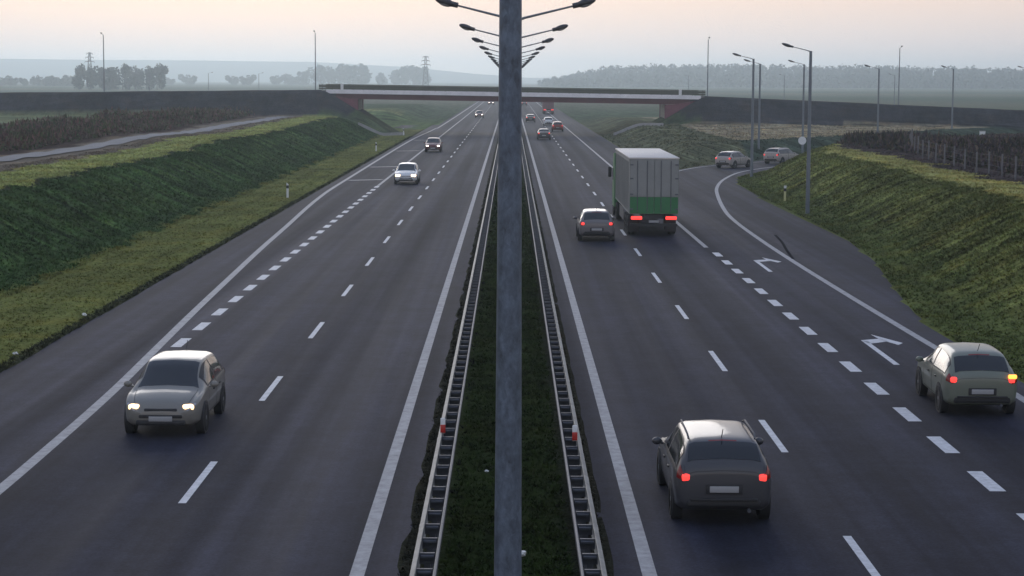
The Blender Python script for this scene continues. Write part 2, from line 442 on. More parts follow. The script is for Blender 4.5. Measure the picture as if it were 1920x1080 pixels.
# ------------------------------------------------------------------ grass tufts
def tufts(name, regions, label, blades=5, hmul=1.0):
    Vs = []; Ts = []
    for (x0, x1, y0, y1, n, hh) in regions:
        x = rng.uniform(x0, x1, n); y = np.exp(rng.uniform(math.log(y0), math.log(y1), n))
        h, d, ins, hp, emb, dl = terrain(x, y, True)
        ok = ~ins & (((x < 0) & (dl > .02)) | ((x > 0) & (d > .03)) | (np.abs(x) < 1.75))
        ok &= ~emb & ~((np.abs(np.abs(x) - 1.25) < .2)); ok &= ~((np.abs(x + 32.6) < 1.6))
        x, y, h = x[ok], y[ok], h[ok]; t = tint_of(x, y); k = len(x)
        sz = hh * rng.uniform(.5, 1.35, k) * (1 + y / 600) * hmul
        t = t * rng.uniform(.72, 1.32, (k, 1)) * (1 + rng.uniform(-.08, .08, (k, 3)))
        for b in range(blades):
            a = rng.uniform(0, 2 * np.pi, k); r = sz * rng.uniform(.1, .6, k); w = sz * rng.uniform(.16, .34, k)
            bx = x + np.cos(a) * r * .6; by = y + np.sin(a) * r * .6
            tx = bx + np.cos(a) * r * 2.0; ty = by + np.sin(a) * r * 2.0
            hz = sz * rng.uniform(.3, .75, k)
            p = np.stack([np.stack([bx - np.sin(a) * w, by + np.cos(a) * w, h - .02], -1), np.stack([bx + np.sin(a) * w, by - np.cos(a) * w, h - .02], -1), np.stack([tx, ty, h + hz], -1)], 1)
            Vs.append(p.reshape(-1, 3)); Ts.append(np.repeat(t, 3, 0))
    V = np.concatenate(Vs); T = np.concatenate(Ts)
    return tag(np_mesh(name, V, np.arange(len(V)).reshape(-1, 3), M['grass'], tint=T), label, 'grass', kind='stuff')
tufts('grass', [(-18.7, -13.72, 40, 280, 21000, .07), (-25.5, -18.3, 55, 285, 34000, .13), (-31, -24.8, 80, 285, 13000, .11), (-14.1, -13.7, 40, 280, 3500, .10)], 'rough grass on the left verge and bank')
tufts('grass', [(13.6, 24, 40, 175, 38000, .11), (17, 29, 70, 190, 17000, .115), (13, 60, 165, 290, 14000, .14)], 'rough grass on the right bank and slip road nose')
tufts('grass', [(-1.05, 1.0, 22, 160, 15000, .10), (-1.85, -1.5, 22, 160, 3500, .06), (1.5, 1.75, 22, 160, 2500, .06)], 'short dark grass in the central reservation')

def scrub(name, x0, x1, y0, y1, n, hh, cols, label, cat):
    x = rng.uniform(x0, x1, n); y = rng.uniform(y0, y1, n)
    dens = .5 + .5 * wob(x, y, .35) + .35 * wob(y, x, 1.1)
    k = rng.uniform(0, 1, n) < np.clip(dens + .25, .08, 1); x, y = x[k], y[k]; n = len(x)
    base = terrain(x, y); top = hh * np.clip(.45 + .55 * wob(x, y, .27) + .35 * wob(y, x, .8), .18, 1.3)
    V = []; T = []
    cols = np.array(cols)
    for b in range(6):
        a = rng.uniform(0, 2 * np.pi, n); ln = rng.uniform(.15, .5, n); zc = base + top * rng.uniform(.05, 1, n)
        ox = x + rng.normal(0, .25, n); oy = y + rng.normal(0, .25, n)
        el = rng.uniform(.2, 1.5, n); dx, dy, dz = np.cos(a) * np.cos(el) * ln, np.sin(a) * np.cos(el) * ln, np.sin(el) * ln * 1.3
        w = rng.uniform(.05, .16, n)
        p = np.stack([np.stack([ox - np.sin(a) * w, oy + np.cos(a) * w, zc], -1), np.stack([ox + np.sin(a) * w, oy - np.cos(a) * w, zc], -1), np.stack([ox + dx, oy + dy, zc + dz], -1)], 1)
        c = cols[rng.integers(0, len(cols), n)] * rng.uniform(.6, 1.4, (n, 1))
        V.append(p.reshape(-1, 3)); T.append(np.repeat(c, 3, 0))
    V = np.concatenate(V); T = np.concatenate(T)
    return tag(np_mesh(name, V, np.arange(len(V)).reshape(-1, 3), M['grass'], tint=T), label, cat, kind='stuff')
scrub('scrub', -48, -36.5, 110, 284, 13000, 1.5, [(.13, .075, .07), (.11, .085, .065), (.08, .095, .05)], 'dark reddish brown scrub beyond the gravel track', 'scrub')
scrub('scrub', 29.5, 62, 90, 182, 26000, .85, [(.085, .062, .068), (.06, .052, .06), (.05, .055, .035), (.12, .09, .07)], 'dark purple brown brush behind the wire fence', 'scrub')

# ------------------------------------------------------------------ guard rails
def guard_rail(sx, label):
    root = empty('guard_rail', (sx * 1.25, 0, 0)); tag(root, label, 'guard rail', 'guard rails along the central reservation')
    def beam(face, off, name, m, prof=None):
        prof = prof or [(0, .44), (.070, .475), (.076, .53), (.020, .575), (.020, .615), (.076, .66), (.070, .715), (0, .75), (-.008, .748), (.058, .70), (.062, .67), (.008, .62), (.008, .57), (.062, .52), (.058, .49), (-.008, .442)]
        mb = MB(); pr = [(off + face * px, pz) for px, pz in prof]
        edges = np.arange(-20, 904, 4.0)
        for a in edges[:-1]:
            if a > 300: break
            mb.prism(pr, 'y', a, a + 4.0 - .012)
        mb.prism(pr, 'y', 304, 1200)
        if name == 'front_beam':
            for a in edges[6:60]: mb.box((off + face * .08, a, .595), (.012, .34, .13))
        return mb.build(name, m, root)
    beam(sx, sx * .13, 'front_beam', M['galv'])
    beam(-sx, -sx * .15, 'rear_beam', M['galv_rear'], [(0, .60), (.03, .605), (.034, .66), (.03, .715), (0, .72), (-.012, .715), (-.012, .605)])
    pm = MB(); pm.box((0, 0, .27), (.10, .055, .60)); pm.box((0, 0, .62), (.24, .05, .17)); pm.box((0, -.06, .66), (.2, .09, .03))
    first = pm.build('post', M['galv_dark'], root); first.location = (0, 27.0, 0)
    for i in range(1, 100):
        c = first.copy(); COL.objects.link(c); c.location = (0, 27.0 + i * 1.0, 0)
    rest = MB()
    for i in range(100, 500): rest.box((0, 27.0 + i, .37), (.24, .055, .8))
    tag(rest.build('post', M['galv_dark'], root), kind='stuff')
guard_rail(-1, 'long double steel guard rail on the left side of the central reservation')
guard_rail(1, 'long double steel guard rail on the right side of the central reservation')

# ------------------------------------------------------------------ delineator posts
def delineator(loc, label, style, parent_group='marker posts'):
    root = empty('marker_post', loc); tag(root, label, 'marker post', parent_group)
    mb = MB()
    if style == 'rail':
        mb.rbox((0, 0, .14), (.10, .05, .32), .02); mb.build('post', M['white_plastic'], root)
        r = MB(); r.rbox((0, -.03, .08), (.105, .02, .17), .008); r.build('reflector', M['red_plastic'], root)
    else:
        mb.prism([(-.07, 0), (.07, 0), (.07, .92), (-.07, 1.02)], 'y', -.03, .03)
        mb.build('post', M['white_plastic'] if style == 'white' else M['yellow_plastic'], root)
        b = MB(); b.box((0, 0, .74), (.16, .075, .20)); b.build('band', M['black_band'], root)
        if style != 'white':
            k = MB(); k.box((0, 0, .93), (.155, .07, .16)); k.build('cap', M['white_plastic'], root)
delineator((-1.36, 40.3, .74), 'small white post with a red reflector on top of the left guard rail', 'rail')
delineator((1.32, 39.5, .74), 'small white post with a red reflector on top of the right guard rail', 'rail')
def gz(x, y): return float(terrain(np.array([float(x)]), np.array([float(y)]))[0])
delineator((-14.9, 133, gz(-14.9, 133)), 'white roadside marker post on the left verge, nearest of the three there', 'white')
delineator((-14.9, 221, gz(-14.9, 221)), 'white roadside marker post on the left verge beside the third oncoming car', 'white')
delineator((-15.3, 285, gz(-15.3, 285)), 'white roadside marker post on the left verge next to the bridge drain', 'white')
delineator((18.1, 131, gz(18.1, 131)), 'yellowed roadside marker post with a white cap on the right verge', 'yellow')

# ------------------------------------------------------------------ litter
def litter(loc, s, label):
    bm = bmesh.new(); bmesh.ops.create_icosphere(bm, subdivisions=2, radius=s)
    for v in bm.verts: v.co *= random.uniform(.6, 1.25); v.co.z *= .55
    me = bpy.data.meshes.new('litter'); bm.to_mesh(me); bm.free(); me.materials.append(M['litter'])
    o = link(bpy.data.objects.new('litter', me)); o.location = loc; tag(o, label, 'litter', 'litter on the central reservation')
litter((-.45, 39.6, .08), .045, 'tiny white scrap of litter on the grass left of the near lamp pole')
litter((.20, 32.5, .1), .09, 'white crumpled litter on the grass right of the near lamp pole')
litter((.23, 75.0, .1), .09, 'small white litter halfway along the grass right of the near lamp pole')
for k, (x, y) in enumerate([(-14.2, 66), (-14.15, 56.5), (-14.1, 53)]):
    litter((x, y, .08), .085, ['pale stone at the left asphalt edge, farthest of three', 'pale stone at the left asphalt edge, between two others', 'pale stone at the left asphalt edge, nearest of three'][k])

# ------------------------------------------------------------------ lamp posts
def lamp_arm(root, sgn, h, L, rise, m, head=.46, ax='x'):
    def P(a, z): return (sgn * a, 0, z) if ax == 'x' else (0, sgn * a, z)
    mb = MB(); mb.tube([P(.0, h - .12), P(.07, h + .0), P(.2, h + .05), P(L, h + rise)], [.04, .036, .028, .02], 8)
    mb.build('arm', m, root)
    hb = MB(); ang = math.atan2(rise - .05, L) + .10
    c = P(L + head * .46, h + rise + head * .46 * math.tan(ang))
    rm = Matrix.Rotation(-ang * sgn, 3, 'Y') if ax == 'x' else Matrix.Rotation(ang * sgn, 3, 'X')
    d = (head * .50, .13, .085) if ax == 'x' else (.13, head * .50, .085)
    hb.ell(c, d, 0, 14, 8, rm); hb.tube([P(L - .08, h + rise - .015), P(L + .12, h + rise + .03)], .06, 8)
    ho = hb.build('lamp_head', M['lamp_shell'], root)
    lb = MB(); c2 = Vector(c) - Vector((0, 0, .055)); lb.ell(c2, (d[0] * .62, d[1] * .8, .05), 0, 12, 6, rm); lb.build('lens', M['lamp_lens'], ho)
def lamp_post(name, loc, h, arms, L, rise, r0, r1, m, label, group, cat='lamp post', rz=0.0, ax='x', head=.46):
    root = empty(name, loc, rz); tag(root, label, cat, group)
    mb = MB(); n = 24
    mb.tube([(0, 0, 0), (0, 0, h * .12), (0, 0, h * .5), (0, 0, h)], [r0, r0 * .985, (r0 + r1) / 2, r1], n); mb.build('pole', m, root)
    fb = MB(); fb.tube([(0, 0, 0), (0, 0, .03), (0, 0, .05)], [r0 * 1.8, r0 * 1.8, r0 * 1.1], 16); fb.build('base_flange', m, root)
    for s in arms: lamp_arm(root, s, h - .02, L, rise, m, head, ax)
    return root
# central row: the near pole is the first
D0, DS = 23.2, 20.95
lamp_post('lamp_post', (-.008, D0, .02), 9.25, (-1, 1), 1.34, .33, .172, .128, M['pole'], 'thick mottled blue grey lamp pole rising through the middle of the picture', 'double armed lamps on the central reservation')
ords = ['first', 'second', 'third', 'fourth', 'fifth', 'sixth', 'seventh', 'eighth', 'ninth', 'tenth', 'eleventh', 'twelfth', 'thirteenth', 'fourteenth']
base = None
for k in range(12):
    y = D0 + DS * (k + 1); lab = 'double armed lamp post on the central reservation, %s beyond the thick near pole' % ords[k]
    if base is None:
        base = lamp_post('lamp_post', (.09, y, .02), 9.25, (-1, 1), 1.34, .33, .10, .07, M['far_pole'], lab, 'double armed lamps on the central reservation'); o = base
    else: o = copy_tree(base); o.location = (.09 - .01 * k, y, .02); o['label'] = lab
# slip-road lamps, one arm towards the carriageway
sl = [(17.75, 118.6, 'tall single armed lamp post on the right verge, largest of the slip road row'), (19.75, 163, 'single armed lamp post at the tip of the slip road bend'),
      (25.9, 208, 'single armed lamp post standing just behind the one at the tip of the bend'), (31.2, 213, 'single armed lamp post behind the tallest one, beside the white round sign'),
      (42.5, 231, 'single armed lamp post farther along the slip road, left of the tall thin mast'), (60.6, 274, 'single armed lamp post far along the slip road, right of the tall thin mast'),
      (80.2, 310, 'single armed lamp post at the right edge of the picture')]
b2 = None
for (x, y, lab) in sl:
    if b2 is None:
        b2 = lamp_post('lamp_post', (x, y, gz(x, y) - .02), 9.70, (-1,), 1.12, .27, .125, .085, M['far_pole'], lab, 'single armed lamps along the slip road', head=.66); o = b2
    else: o = copy_tree(b2); o.location = (x, y, min(gz(x, y), .1) - .05 if y < 240 else gz(x, y) * 0 - .2 + 0); o['label'] = lab
    if y > 225: o.location.z = -.25 if y < 240 else (.05 if y < 300 else .35)
# overpass lamps
b3 = None
for (x, yo, lab) in [(-61.2, 3.9, 'thin tall lamp post on the left embankment above the hazy copse'), (-29.4, 3.9, 'thin tall lamp post on the embankment at the left end of the bridge'),
                     (29.6, 3.9, 'thin tall lamp post on the embankment at the right end of the bridge'), (58.4, 3.9, 'thin tall lamp post on the sloping right embankment')]:
    z = float(ztop(np.array(x))) - .1
    if b3 is None:
        b3 = lamp_post('lamp_post', (x, EMB_Y + yo, z), 8.55, (-1,), 1.3, .25, .09, .06, M['far_pole'], lab, 'thin lamps on the overpass', ax='y'); o = b3
    else: o = copy_tree(b3); o.location = (x, EMB_Y + yo, z); o['label'] = lab
# distant small lamps over the fields
for (px, yb, Zd, lab) in [(282, 165, 690, 'tiny hazy lamp post in the field in front of the left copse'), (392, 166, 720, 'tiny hazy lamp post in the left field, right of the copse'), (486, 166, 740, 'tiny hazy lamp post in the left field, just left of the thin embankment lamp'),
                          (1287, 178, 760, 'tiny hazy lamp post before the woods near the right bridge end'), (1466, 188, 640, 'tiny hazy lamp post between the two tall slip road lamps'), (1672, 195, 560, 'small hazy lamp post just left of the thin mast on the right embankment')]:
    x = (px - 956) / 3730 * Zd
    o = copy_tree(b2); o.location = (x, Zd, .1); o['label'] = lab; o['group'] = 'distant hazy lamps'; o.rotation_euler.z = math.pi if px < 900 else 0

# ------------------------------------------------------------------ overpass bridge
br = empty('bridge', (0, EMB_Y, 0)); tag(br, 'low road bridge with dark red girder and pale concrete edge crossing the motorway', 'bridge')
def dz(x): return 6.42 + (-.0115) * (x + 27)   # top of the concrete edge beam along the slope
def slab(name, x0, x1, y0, y1, zt, zb, m):
    mb = MB(); mb.add([(x0, y0, dz(x0) + zb), (x1, y0, dz(x1) + zb), (x1, y1, dz(x1) + zb), (x0, y1, dz(x0) + zb), (x0, y0, dz(x0) + zt), (x1, y0, dz(x1) + zt), (x1, y1, dz(x1) + zt), (x0, y1, dz(x0) + zt)],
        [(3,2,1,0),(4,5,6,7),(0,1,5,4),(1,2,6,5),(2,3,7,6),(3,0,4,7)]); return mb.build(name, m, br)
slab('deck', -27.6, 28.3, -5.2, 5.2, -.12, -.52, M['concrete'])
slab('edge_beam', -26.9, 27.7, -5.62, -5.2, 0, -.55, M['beam_concrete'])
slab('edge_beam', -26.9, 27.7, 5.2, 5.62, 0, -.55, M['beam_concrete'])
for y0 in (-5.0, -1.7, 1.6):
    mb = MB()
    w = .45
    def girder(x0, x1):
        for (za, zb, ww) in ((-.525, -1.24, .16), (-1.24, -1.32, .62)):
            yc = y0 + w / 2
            mb.add([(x0, yc - ww, dz(x0) + zb), (x1, yc - ww, dz(x1) + zb), (x1, yc + ww, dz(x1) + zb), (x0, yc + ww, dz(x0) + zb), (x0, yc - ww, dz(x0) + za), (x1, yc - ww, dz(x1) + za), (x1, yc + ww, dz(x1) + za), (x0, yc + ww, dz(x0) + za)],
                [(3,2,1,0),(4,5,6,7),(0,1,5,4),(1,2,6,5),(2,3,7,6),(3,0,4,7)])
    girder(-25.5, 26.2)
    for xs in np.arange(-24, 26, 3.2): mb.box((xs, y0 + .2, dz(xs) - .88), (.06, .42, .68))
    mb.build('girder', M['red_steel'], br)
for s, xo, xi in ((-1, -27.6, -22.3), (1, 28.0, 22.5)):
    zt = dz(xo) - .56
    mb = MB(); mb.prism([(xo, zt), (xi - s * -.0 + s * 1.6, zt - .72), (xi, zt - .80), (xi, zt - 3.4), (xi + s * .9, zt - 3.6)][::1], 'y', -5.5, -4.9)
    mb.prism([(xo, zt), (xi + s * 1.6, zt - .72), (xi, zt - .80), (xi, zt - 3.4), (xi + s * .9, zt - 3.6)], 'y', 4.9, 5.5)
    mb.build('wing_wall', M['red_wing'], br)
    ab = MB(); ab.prism([(xi + s * .12, zt - .82), (xi + s * 2.6, zt - .82), (xi + s * 2.6, -.5), (xi + s * .12, -.5)], 'y', -4.88, 4.88); ab.build('abutment', M['concrete'], br)
for yb in (-5.42, 5.42):
    mb = MB()
    for x0 in np.arange(-27.5, 28.6, 1.5): mb.box((x0, yb, dz(x0) + .36), (.08, .10, .75))
    def rail(zc, hh, th):
        x0, x1 = -28.0, 28.4
        mb.add([(x0, yb - th, dz(x0) + zc), (x1, yb - th, dz(x1) + zc), (x1, yb + th, dz(x1) + zc), (x0, yb + th, dz(x0) + zc), (x0, yb - th, dz(x0) + zc + hh), (x1, yb - th, dz(x1) + zc + hh), (x1, yb + th, dz(x1) + zc + hh), (x0, yb + th, dz(x0) + zc + hh)],
            [(3,2,1,0),(4,5,6,7),(0,1,5,4),(1,2,6,5),(2,3,7,6),(3,0,4,7)])
    rail(.06, .22, .06); rail(.34, .32, .065); rail(.72, .07, .05)
    mb.build('railing', M['rail_green'], br)
for xp in (-24.6, 24.7):
    mb = MB(); mb.box((xp, -5.62, dz(xp) + .34), (.42, .12, .98)); mb.rbox((xp, -5.62, dz(xp) + .86), (.5, .18, .08), .02); mb.build('parapet_post', M['white_plastic'], br)

def drain(x0, x1, y, label):
    root = empty('drain_chute', (x1, y, 0)); tag(root, label, 'drain')
    mb = MB(); xs = np.linspace(x0, x1, 16); zs = terrain(xs, np.full(16, float(y))) + .26
    for (o, w, dzz) in ((0, .7, -.04), (-.42, .16, .12), (.42, .16, .12)):
        vs = []; 
        for xx, zz in zip(xs - x1, zs):
            vs += [(xx, o - w / 2, zz + dzz), (xx, o + w / 2, zz + dzz), (xx, o + w / 2, zz - .3), (xx, o - w / 2, zz - .3)]
        fs = []
        for i in range(15):
            a = i * 4; fs += [(a, a + 1, a + 5, a + 4), (a + 1, a + 2, a + 6, a + 5), (a + 3, a, a + 4, a + 7)]
        fs += [(0, 3, 2, 1), (60, 61, 62, 63)]
        mb.add(vs, fs)
    mb.build('channel', M['concrete'], root)
drain(-21.8, -15.2, 285.5, 'concrete drain chute down the left bank under the bridge end')
drain(21.6, 14.6, 282.5, 'concrete drain chute down the right bank under the bridge end')

# ------------------------------------------------------------------ slip-road sign, fence, small box
sg = empty('road_sign', (30.2, 206.5, gz(30.2, 206.5))); tag(sg, 'white faced round road sign on a post beside the slip road', 'road sign')
zb_ = sg.location.z; zd = 1.85 - zb_
mb = MB(); mb.tube([(0, 0, -.1), (0, 0, zd + .3)], .04, 8); mb.build('post', M['far_pole'], sg)
mb = MB(); mb.tube([(0, -.06, zd), (0, -.045, zd)], .42, 28); mb.build('sign_plate', M['white_plastic'], sg)
sb = empty('utility_cabinet', (63.4, 268, gz(63.4, 268))); tag(sb, 'small pale roadside box left of the far slip road lamp', 'cabinet')
mb = MB(); mb.rbox((0, 0, .55), (.7, .4, 1.1), .03); mb.build('housing', M['white_plastic'], sb)
mb = MB(); mb.rbox((0, 0, 1.13), (.8, .5, .07), .02); mb.build('lid', M['concrete'], sb)

fc = empty('wire_fence', (28, 95, 0)); tag(fc, 'wire mesh fence with pale posts in front of the brown brush', 'fence')
fp = []
for i in range(30):
    y = 84 + i * 3.1; x = 27.0 + .9 * math.sin(i * .25) + .0009 * (y - 84) ** 2
    fp.append((x, y, gz(x, y)))
for i, p in enumerate(fp):
    mb = MB(); mb.box((p[0] - 28, p[1] - 95, p[2] + .68 + random.uniform(-.05, .08)), (.085, .085, 1.3)); mb.build('post', M['wood_post'], fc)
mb = MB()
for zz in np.arange(.3, 1.3, .3):
    mb.tube([(p[0] - 28, p[1] - 95 - .08, p[2] + zz) for p in fp], .003, 4)
mb.build('wire_mesh', M['wire'], fc)

# ------------------------------------------------------------------ vehicles
def paint(name, c, rough=.5): return mat(name, c, rough * .8, .05, coat=.38, spec=.4)
M['glass'] = mat('dark_glass', (.012, .014, .017), .08, spec=.6)
M['tyre'] = mat('tyre_rubber', (.015, .015, .016), .85)
M['rim'] = mat('alloy_rim', (.32, .32, .33), .4, .6)
M['trim'] = mat('black_trim', (.02, .02, .022), .6)
M['head_lit'] = mat('headlight_lit', (.9, .85, .7), .2, emit=(1, .64, .30), estr=2.6)
M['head_glare'] = mat('headlight_glare_lit', (.9, .85, .7), .2, emit=(1, .66, .34), estr=5)
M['head_white'] = mat('headlight_white_lit', (.9, .9, .9), .2, emit=(1, .88, .74), estr=9)
M['tail_lit'] = mat('taillight_lit', (.5, .02, .02), .25, emit=(1, .055, .045), estr=1.6)
M['amber'] = mat('indicator_lit', (.6, .25, .02), .25, emit=(1, .32, .05), estr=3.0)
M['lens_dim'] = mat('unlit_lens', (.4, .4, .42), .15)
M['red_dim'] = mat('unlit_red_lens', (.22, .012, .012), .2)
M['plate'] = mat('number_plate_blank', (.34, .34, .34), .5)

#            y     zb    belt   w    zt    wt
STY = {
 'hatch': [(-2.12,.46,.80,.66,.86,.60),(-2.08,.32,.88,.79,.98,.66),(-1.90,.25,.92,.86,1.16,.66),(-1.55,.23,.93,.88,1.41,.62),(-1.1,.22,.92,.885,1.475,.61),(-.1,.22,.91,.885,1.49,.61),(.35,.22,.91,.88,1.41,.60),(.78,.22,.90,.875,1.18,.63),(1.18,.22,.89,.87,.965,.72),(1.6,.23,.83,.86,.895,.70),(1.95,.25,.74,.81,.79,.64),(2.1,.30,.64,.70,.68,.55),(2.16,.40,.56,.55,.58,.42)],
 'estate': [(-2.32,.46,.84,.68,.92,.62),(-2.28,.33,.90,.80,1.06,.68),(-2.14,.25,.94,.86,1.27,.67),(-1.85,.23,.94,.885,1.455,.63),(-1.2,.22,.93,.89,1.50,.62),(-.1,.22,.92,.89,1.50,.62),(.35,.22,.92,.885,1.42,.61),(.85,.22,.91,.88,1.17,.64),(1.28,.22,.90,.875,.975,.73),(1.7,.23,.84,.865,.90,.71),(2.08,.25,.75,.82,.80,.65),(2.24,.30,.65,.71,.69,.56),(2.30,.40,.56,.56,.58,.43)],
 'saloon': [(-2.30,.48,.80,.66,.88,.60),(-2.25,.33,.90,.80,.99,.68),(-2.02,.25,.94,.86,1.04,.72),(-1.60,.23,.94,.885,1.10,.70),(-1.05,.22,.93,.89,1.38,.62),(-.2,.22,.92,.89,1.45,.61),(.30,.22,.92,.885,1.38,.60),(.80,.22,.91,.88,1.15,.63),(1.22,.22,.90,.875,.965,.72),(1.65,.23,.84,.865,.895,.70),(2.05,.25,.75,.82,.80,.65),(2.22,.30,.65,.71,.69,.56),(2.28,.40,.56,.56,.58,.43)],
}
def catmull(P, t):
    n = len(P); i = min(int(t), n - 2); f = t - i
    p0, p1, p2, p3 = P[max(i - 1, 0)], P[i], P[i + 1], P[min(i + 2, n - 1)]
    return .5 * ((2 * p1) + (p2 - p0) * f + (2 * p0 - 5 * p1 + 4 * p2 - p3) * f * f + (3 * p1 - p0 - 3 * p2 + p3) * f ** 3)
def ring(row):
    y, zb, be, w, zt, wt = row
    half = [(0, zb), (.80 * w, zb), (.965 * w, zb + .10), (w, (zb + be) / 2 + .06), (.975 * w, be), (.5 * (.975 * w + wt) + .015, (be + zt) / 2), (wt, zt - .045), (.78 * wt, zt), (0, zt + .022)]
    full = half + [(-a, b) for a, b in half[-2:0:-1]]
    return np.array([(a, y, b) for a, b in full])
class CarSurf:
    def __init__(s, rows): s.G = np.array([ring(r) for r in rows])   # (ns, 16, 3)
    def at(s, u, t):
        G = s.G; n = G.shape[1]; i = int(math.floor(t)); f = t - i
        q = [G[:, (i + k) % n] for k in (-1, 0, 1, 2)]
        # gentler curve round the ring than along the car
        lin = q[1] * (1 - f) + q[2] * f
        cm = .5 * ((2 * q[1]) + (q[2] - q[0]) * f + (2 * q[0] - 5 * q[1] + 4 * q[2] - q[3]) * f * f + (3 * q[1] - q[0] - 3 * q[2] + q[3]) * f ** 3)
        return catmull(.72 * lin + .28 * cm, u)
    def nrm(s, u, t):
        e = .03; a = s.at(min(u + e, s.G.shape[0] - 1), t) - s.at(max(u - e, 0), t); b = s.at(u, t + e) - s.at(u, t - e)
        n = np.cross(b, a); n /= (np.linalg.norm(n) + 1e-9)
        c = s.at(u, t); 
        if n[0] * c[0] + n[2] * (c[2] - .75) < 0: n = -n
        return n
    def patch(s, u0, u1, t0, t1, off, nu=8, nt=8, thick=.012, ta=None):
        """window pane lying just proud of the shell; ta = (t0,t1) at the far end for a tapered pane"""
        mb = MB(); A = []; B = []
        for i in range(nu + 1):
            f = i / nu; u = u0 + (u1 - u0) * f
            a0, a1 = (t0, t1) if ta is None else (t0 + (ta[0] - t0) * f, t1 + (ta[1] - t1) * f)
            for j in range(nt + 1):
                t = a0 + (a1 - a0) * j / nt; p = s.at(u, t); nn = s.nrm(u, t)
                A.append(p + nn * off); B.append(p - nn * thick)
        k = nt + 1; fs = []
        for i in range(nu):
            for j in range(nt): a = i * k + j; fs.append((a, a + 1, a + k + 1, a + k))
        mb.add(A, fs, 0, True)
        return mb
    def body(s):
        mb = MB(); ns, n, _ = s.G.shape; U = np.linspace(0, ns - 1, (ns - 1) * 3 + 1); T = np.array([k + q for k in range(n) for q in (0, .18, .5, .82)]); vs = []
        for u in U:
            for t in T: vs.append(s.at(u, t))
        k = len(T); fs = []
        for i in range(len(U) - 1):
            for j in range(k): fs.append((i * k + j, i * k + (j + 1) % k, (i + 1) * k + (j + 1) % k, (i + 1) * k + j))
        fs.append(tuple(range(k))); fs.append(tuple(range((len(U) - 1) * k, len(U) * k))[::-1]); mb.add(vs, fs, 0, True)
        return mb
def roofy(rows): return rows[3][0]
def make_wheel(root, loc, r=.32, w=.21, side=1):
    mb = MB(); x = loc[0]
    prof = [(-w / 2, r * .62), (-w / 2, r * .93), (-w * .36, r), (w * .36, r), (w / 2, r * .93), (w / 2, r * .62)]
    n = 24; vs = []; fs = []
    for i in range(n):
        a = 2 * math.pi * i / n
        for (px, pr) in prof: vs.append((px, math.cos(a) * pr, math.sin(a) * pr))
    for i in range(n):
        for j in range(5): a = i * 6 + j; b = ((i + 1) % n) * 6 + j; fs.append((a, b, b + 1, a + 1))
    mb.add(vs, fs, 0, True); ty = mb.build('wheel', M['tyre'], root); ty.location = loc
    rb = MB(); rb.tube([(side * w * .10, 0, 0), (side * w * .18, 0, 0)], r * .62, 20, 0)
    for k in range(5):
        a = 2 * math.pi * k / 5; m3 = Matrix.Rotation(a, 3, 'X'); rb.box(m3 @ Vector((side * w * .3, 0, r * .32)), (w * .22, r * .16, r * .6), mtx=m3)
    rb.tube([(side * w * .1, 0, 0), (side * w * .46, 0, 0)], r * .14, 10); rb.build('rim', M['rim'], ty)
